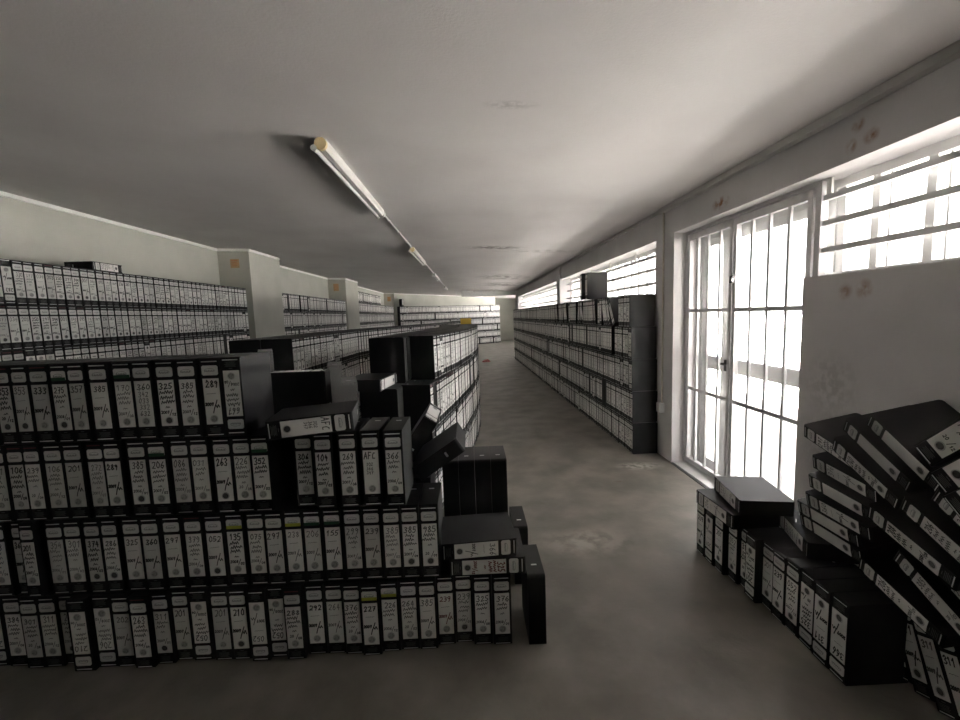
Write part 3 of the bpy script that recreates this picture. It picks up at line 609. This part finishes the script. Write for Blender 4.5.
# ---- long rows: left wall, end wall, middle stacks, window-side stack
def row(pts, z, pitch, name, group, end='start', invp=.06, leans=None, jit=.004, gapset=(), start_n=1, facing=-1, H=HT):
    """pts = polyline of spine-face feet; facing=+1: spine looks to the right of travel, -1 to the left"""
    pts = [Vector(p) for p in pts]; seg = [(pts[i + 1] - pts[i]).length for i in range(len(pts) - 1)]; tot = sum(seg)
    n = int(tot / pitch); out = []
    for i in range(n):
        s = (i + .5) * pitch; k = 0
        while k < len(seg) - 1 and s > seg[k]: s -= seg[k]; k += 1
        d = (pts[k + 1] - pts[k]).normalized(); p = pts[k] + d * s
        # smooth the direction a little
        t = s / seg[k]; k2 = min(k + 1, len(seg) - 1) if t > .5 else max(k - 1, 0)
        d2 = (pts[k2 + 1] - pts[k2]).normalized(); wgt = abs(t - .5); d = (d * (1 - wgt) + d2 * wgt).normalized()
        f = Vector((d.y, -d.x)) * facing; off = random.uniform(-jit, jit); p = p + f * off
        if i in gapset: continue
        ln = (leans or {}).get(i, 0)
        idx = (n - i) if end == 'end' else i + 1
        b = nb(upright((p.x, p.y, z), f, random.random() < invp, ln, H=H), name(nth(idx)), group, w=WD, num='', lab=random.choice((0, 0, 0, 0, 0, 1, 2)),
               accent='red' if random.random() < .05 else None, dark=random.random() < .5, black=random.random() < .025)
        b['n'] = f; b['h'] = H; CAND.append(b)
RW6 = {5: 'top', 4: 'second', 3: 'third', 2: 'fourth', 1: 'fifth', 0: 'bottom'}
XF = -3.265; P = .0762
for lv in range(6):
    z = lv * .323
    nm = RW6[lv]
    row([(XF, .2), (XF, 6.42)], z, P, lambda o, nm=nm: 'black binder with white label, %s before the first pillar, pillared wall\'s %s row' % (o, nm), 'binders along the left wall', 'end', facing=1)
    row([(XF, 7.55), (XF, 11.37)], z, P, lambda o, nm=nm: 'black binder with white label, %s after the first pillar, pillared wall\'s %s row' % (o, nm), 'binders along the left wall', facing=1, gapset={10} if lv == 5 else ())
    row([(XF, 12.66), (XF, 18.5)], z, P, lambda o, nm=nm: 'black binder with white label, %s after the second pillar, pillared wall\'s %s row' % (o, nm), 'binders along the left wall', facing=1)
row([(XF, 12.66), (XF, 15.9)], 6 * .323, P, lambda o: 'black binder with white label, %s on the extra row after the second pillar' % o, 'binders along the left wall', facing=1)
ea, eb = e0 + en * .275 + ed * .12, e1 + en * .275 + ed * .12
for lv in range(6):
    row([tuple(ea), tuple(eb)], lv * .323, P, lambda o, nm=RW6[lv]: 'black binder with white label, %s from the aisle in the end wall\'s %s row' % (o, nm), 'binders along the end wall', 'end', facing=1)
MID = [(-.285, 2.85), (-.13, 3.70), (-.02, 4.4), (.055, 5.0), (.09, 5.5), (.095, 6.0), (.05, 6.7), (-.02, 7.3)]
def offset(pts, d):
    out = []; P_ = [Vector(p) for p in pts]
    for i, p in enumerate(P_):
        a = P_[max(i - 1, 0)]; b = P_[min(i + 1, len(P_) - 1)]; t = (b - a).normalized(); out.append(tuple(p + Vector((-t.y, t.x)) * d))
    return out
RW4 = {3: 'top', 2: 'second', 1: 'third', 0: 'bottom'}
for lv in range(4):
    q = list(MID)
    if lv == 3: q[0] = (-.27, 3.07)
    row(q, lv * .323, P, lambda o, nm=RW4[lv]: 'black binder with white label, %s from near end, middle stack\'s %s row, aisle side' % (o, nm), 'binders in the middle stack', facing=1)
    q = offset(MID, .505); q[0] = (q[0][0] + (.07 if lv == 3 else .04), 2.98 if lv == 3 else 2.755)
    row(q, lv * .323, P, lambda o, nm=RW4[lv]: 'black binder, %s from near end, middle stack\'s %s row, side away from the aisle' % (o, nm), 'binders in the middle stack', facing=-1)
ROWB = [(-1.43, 3.42), (-1.39, 5.2), (-1.10, 6.7), (-.72, 8.0), (-.35, 9.5), (-.1, 11), (0, 12.6)]
for lv in range(4):
    row(ROWB, lv * .323, P, lambda o, nm=RW4[lv]: 'white-labelled binder, %s from near end, %s row of the stack nearer the pillars' % (o, nm), 'binders in the stack nearer the pillars', facing=1)
    q = offset(ROWB, .505)
    row(q, lv * .323, P, lambda o, nm=RW4[lv]: 'black binder, %s from near end, %s row, pillar side of stack nearer the pillars' % (o, nm), 'binders in the stack nearer the pillars', facing=-1)
RW5 = {4: 'top', 3: 'second', 2: 'third', 1: 'fourth', 0: 'bottom'}
NEAR = [(1.565, 4.06), (1.562, 4.07), (1.557, 4.08), (1.55, 4.08), (1.54, 4.10)]
def rad(d): return math.radians(d)
for lv in range(5):
    leans = {}; gaps = set()
    if lv == 4:
        leans = {5: rad(-34), 7: rad(-24), 8: rad(-20), 9: rad(-14), 14: rad(-9), 15: rad(-8), 21: rad(-20), 23: rad(15), 24: rad(12), 33: rad(-16), 34: rad(-12), 35: rad(-9), 42: rad(-14), 43: rad(-10)}
        gaps = {4, 6, 10, 13, 22, 25, 32, 36, 41, 44}
    if lv == 3: gaps = {6}
    row([NEAR[lv], (1.50, 7.5), (1.40, 13.8)], lv * .3145, P, lambda o, nm=RW5[lv]: 'black binder, %s from the door end in the %s row of the window-side stack' % (o, nm), 'binders in the window-side stack', facing=-1, leans=leans, gapset=gaps, H=.313)
OG = 'binders on top of the stacks'
FORCED.append(nb(upright((1.43, 5.22, 1.5715), (-1, -.04)), 'black binder standing on the window-side stack, nearer of two, broad side forward', OG, num='', unique=True, style='light'))
FORCED.append(nb(upright((1.39, 5.32, 1.5715), (-1, -.04)), 'black binder standing on the window-side stack, farther of two', OG, num='', unique=True, style='light'))
zd = Vector((0, -1, 0)); yd = Vector((-1, 0, 0)); xd = yd.cross(zd)
FORCED.append(nb(frame(Vector((-3.28, 3.86 + HT, 5 * .323 + HT + .0005 + WD / 2)), Vector((0, 0, -1)), Vector((-1, 0, 0)), Vector((0, -1, 0))), 'black binder lying flat on top of the pillared wall\'s rows', OG, num='201', unique=True))
FORCED.append(nb(upright((*(ea + ed * .15), 1.9385), (en.x, en.y)), 'lone black binder standing on the end wall rows beside the last pillar', OG, black=True))

# ------------------------------------------------------------------ let the tumbled binders settle against each other
def obb(b):
    W, H, m = b.get('w', WD), b.get('h', HT), b['m']; R = m.to_3x3()
    return m @ Vector((0, DP / 2, H / 2)), [R.col[i].normalized() for i in range(3)], (W / 2, DP / 2, H / 2)
def push(a, b):
    (c1, A, h1), (c2, B_, h2) = a, b; d = c2 - c1; best = None
    for l in A + B_ + [x.cross(y) for x in A for y in B_]:
        if l.length < 1e-3: continue
        l = l.normalized(); p = sum(abs(x.dot(l)) * h for x, h in zip(A, h1)) + sum(abs(x.dot(l)) * h for x, h in zip(B_, h2)) - abs(d.dot(l))
        if p <= 0: return None
        if best is None or p < best[0]: best = (p, l if d.dot(l) > 0 else -l)
    return best
mov = [b for b in FORCED if 'slump' in b['group'] or 'lying on the low' in b['group'] or b['group'] == LG]
near = [b for b in FORCED + CAND + BULK if b not in mov and any((b['m'].translation - q['m'].translation).length < .6 for q in mov)]
SO = [obb(b) for b in near]
for it in range(60):
    worst = 0; MO = [obb(b) for b in mov]
    for i, b in enumerate(mov):
        for j in range(i + 1, len(mov)):
            if (MO[i][0] - MO[j][0]).length > .44: continue
            r = push(MO[i], MO[j])
            if r and r[0] > .001:
                worst = max(worst, r[0]); v = r[1] * (r[0] * .3)
                mov[i]['m'].translation -= v; mov[j]['m'].translation += v
        for so in SO:
            if (MO[i][0] - so[0]).length > .44: continue
            r = push(MO[i], so)
            if r and r[0] > .001: worst = max(worst, r[0]); mov[i]['m'].translation -= r[1] * (r[0] * .5)
        c, ax, h = obb(b); ex = [sum(abs(a_[k]) * hh for a_, hh in zip(ax, h)) for k in range(3)]
        if c.x + ex[0] > 1.815 and c.z < 1.5: b['m'].translation.x -= c.x + ex[0] - 1.815
        if c.z - ex[2] < .0005: b['m'].translation.z += .0005 - (c.z - ex[2])
print('settled, worst overlap', round(worst, 4))
# ------------------------------------------------------------------ choose the 300 that show largest
allb = FORCED + CAND + BULK
bv, bf = [], []
for b in allb:
    W, H = b.get('w', WD), b.get('h', HT); k = len(bv)
    for zz in (0, H):
        for (xx, yy) in ((-W / 2, 0), (W / 2, 0), (W / 2, DP), (-W / 2, DP)): bv.append(b['m'] @ Vector((xx, yy, zz)))
    bf += [(k, k + 3, k + 2, k + 1), (k + 4, k + 5, k + 6, k + 7), (k, k + 1, k + 5, k + 4), (k + 1, k + 2, k + 6, k + 5), (k + 2, k + 3, k + 7, k + 6), (k + 3, k, k + 4, k + 7)]
bvh = BVHTree.FromPolygons(bv, bf)
camp = Vector((0, 0, CAMH)); Mi = cam.matrix_world.inverted()
def proj(p):
    v = Mi @ p
    return (480 + 425 * v.x / -v.z, 360 - 425 * v.y / -v.z) if v.z < -.05 else None
def score(i, b):
    tot = 0; W = WD; m = b['m']
    P4 = [proj(m @ Vector(q)) for q in ((-W / 2, 0, 0), (W / 2, 0, 0), (W / 2, 0, HT), (-W / 2, 0, HT))]
    if any(p is None for p in P4): return 0
    a = abs(sum(P4[j][0] * P4[(j + 1) % 4][1] - P4[(j + 1) % 4][0] * P4[j][1] for j in range(4))) / 2
    vis = 0; cnt = 0
    for fx in (-.3, .3):
        for fz in (.12, .35, .6, .88):
            p = m @ Vector((fx * W, -.002, fz * HT)); q = proj(p); cnt += 1
            if not (0 <= q[0] < 960 and 0 <= q[1] < 720): continue
            d = p - camp; hit = bvh.ray_cast(camp, d.normalized(), d.length + .02)
            if hit[2] is None or hit[2] // 6 == i or hit[3] > d.length - .003: vis += 1
    # broad side showing at a row's end counts too
    return a * vis / cnt
NF = len(FORCED); sc = []
for j, b in enumerate(CAND):
    if (b['n'].x * (0 - b['m'].translation.x) + b['n'].y * (0 - b['m'].translation.y)) < 0 or b['m'].translation.y < .5: s_ = 0
    else: s_ = score(NF + j, b)
    # end boxes show their side or back
    if 'middle stack' in b['label'] and ', first from near end' in b['label'] and ('top' in b['label'] or 'second' in b['label']): s_ += 400
    if 'stack nearer the pillars' in b['label'] and ', first from near end' in b['label'] and 'top' in b['label']: s_ += 300
    if 'pillar side' in b['label'] and ', first from near end, top' in b['label']: s_ += 300
    sc.append((s_, j))
sc.sort(reverse=True)
TARGET = 300
chosen = {j for s_, j in sc[:TARGET - NF]}
for b in FORCED + CAND:
    if len(b['label'].split()) > 16: print('LONG', b['label'])
print('forced', NF, 'candidates', len(CAND), 'smallest chosen px', sc[TARGET - NF - 1][0], 'bulk', len(CAND) - len(chosen) + len(BULK))
for b in FORCED: build_binder(b)
for j in sorted(chosen): build_binder(CAND[j])
# the rest of the binders, thousands beyond counting: one mass
mb = MB()
for mm in (m_carton, m_lab[0], m_lab[1], m_lab[2], m_title, m_line, m_hole, m_spine, m_pencil): mb.mi(mm)
rest = [CAND[j] for j in range(len(CAND)) if j not in chosen] + BULK
rb = random.Random(3)
for b in rest:
    W, H, m = b.get('w', WD), b.get('h', HT), b['m']; hw = W / 2; lw = .0315
    def T(vs): return [m @ Vector(v) for v in vs]
    c = .012
    prof = [(0, 0), (DP - c, 0), (DP, c), (DP, H - c), (DP - c, H), (0, H)]; n = 6
    mb.add(T([(-hw, y, z) for y, z in prof] + [(hw, y, z) for y, z in prof]), [tuple(range(n)), tuple(range(n, 2 * n))[::-1]] + [(i, n + i, n + (i + 1) % n, (i + 1) % n) for i in range(n)], m_carton)
    if b.get('black'): continue
    def q(x0, x1, z0, z1, mm, y): mb.add(T([(x0, y, z0), (x1, y, z0), (x1, y, z1), (x0, y, z1)]), [(0, 1, 2, 3)], mm)
    q(-lw, lw, H * .165, H * .745, m_lab[b.get('lab', 0)], -.0008); q(-lw, lw, H * .785, H * .908, m_title, -.0008)
    q(-lw, lw, H * .955, H * .963, m_line, -.0008); q(-lw, lw, H * .028, H * .036, m_line, -.0008)
    cz = H * .235; mb.add(T([(.013 * math.cos(i * math.pi / 3), -.0014, cz + .013 * math.sin(i * math.pi / 3)) for i in range(6)]), [tuple(range(6))], m_hole)
    q(-.016, .016, H * .665, H * .685, m_pencil, -.0013)
    if m.translation.y < 9:
        for zf in (.56, .40):
            o = rb.uniform(.008, .024); q(-o, o, H * zf, H * (zf + .012), m_pencil, -.0013)
o = mb.build('file_binders'); o['kind'] = 'stuff'; tag(o, 'the countless black file binders with white labels filling the far rows and stacks', 'binders')

# ------------------------------------------------------------------ small things
for (x, y, z, wd, hh, nm) in ((-3.455, 6.5, 2.315, .13, .13, 'first and nearest'), (-3.49, 11.4, 2.29, .14, .19, 'second'), (-3.47, 18.65, 2.27, .15, .2, 'farthest')):
    mb = MB(); mb.box(-wd / 2, wd / 2, -.004, 0, -hh / 2, hh / 2, m_notice)
    for k in range(4): mb.box(-wd * .36, wd * (.36 - .08 * (k % 2)), -.0055, -.004, hh * (.3 - k * .2), hh * (.38 - k * .2), m_notice2)
    o = mb.build('wall_notice'); o.location = (x, y, z); tag(o, 'faded orange notice high on the %s wall pillar' % nm, 'notice')
mb = MB(); mb.box(-.085, .085, -.13, .13, 0, .085, m_ochre); mb.box(-.087, .087, -.132, .132, .06, .088, m_ochre)
o = mb.build('cardboard_box'); o.location = (-.07, 7.0, 1.2935); tag(o, 'small ochre yellow box on the far end of the middle stack', 'box')
rn = random.Random(5); mb = MB(); n = 12; vs = [(0, 0, .07)]; 
for ring, (rr, hh) in enumerate(((.06, .06), (.11, .035), (.15, .004))):
    for i in range(n): a = i * 2 * math.pi / n; k = rr * rn.uniform(.75, 1.25); vs.append((k * math.cos(a), k * .8 * math.sin(a), max(.001, hh * rn.uniform(.6, 1.4)) if ring < 2 else .001))
fs = [(0, 1 + i, 1 + (i + 1) % n) for i in range(n)] + [(1 + r * n + i, 1 + (r + 1) * n + i, 1 + (r + 1) * n + (i + 1) % n, 1 + r * n + (i + 1) % n) for r in range(2) for i in range(n)]
mb.add(vs, fs, m_rag); o = mb.build('rag'); o.location = (.45, 13.0, 0); tag(o, 'crumpled pink rag on the floor of the aisle near the far end', 'rag')
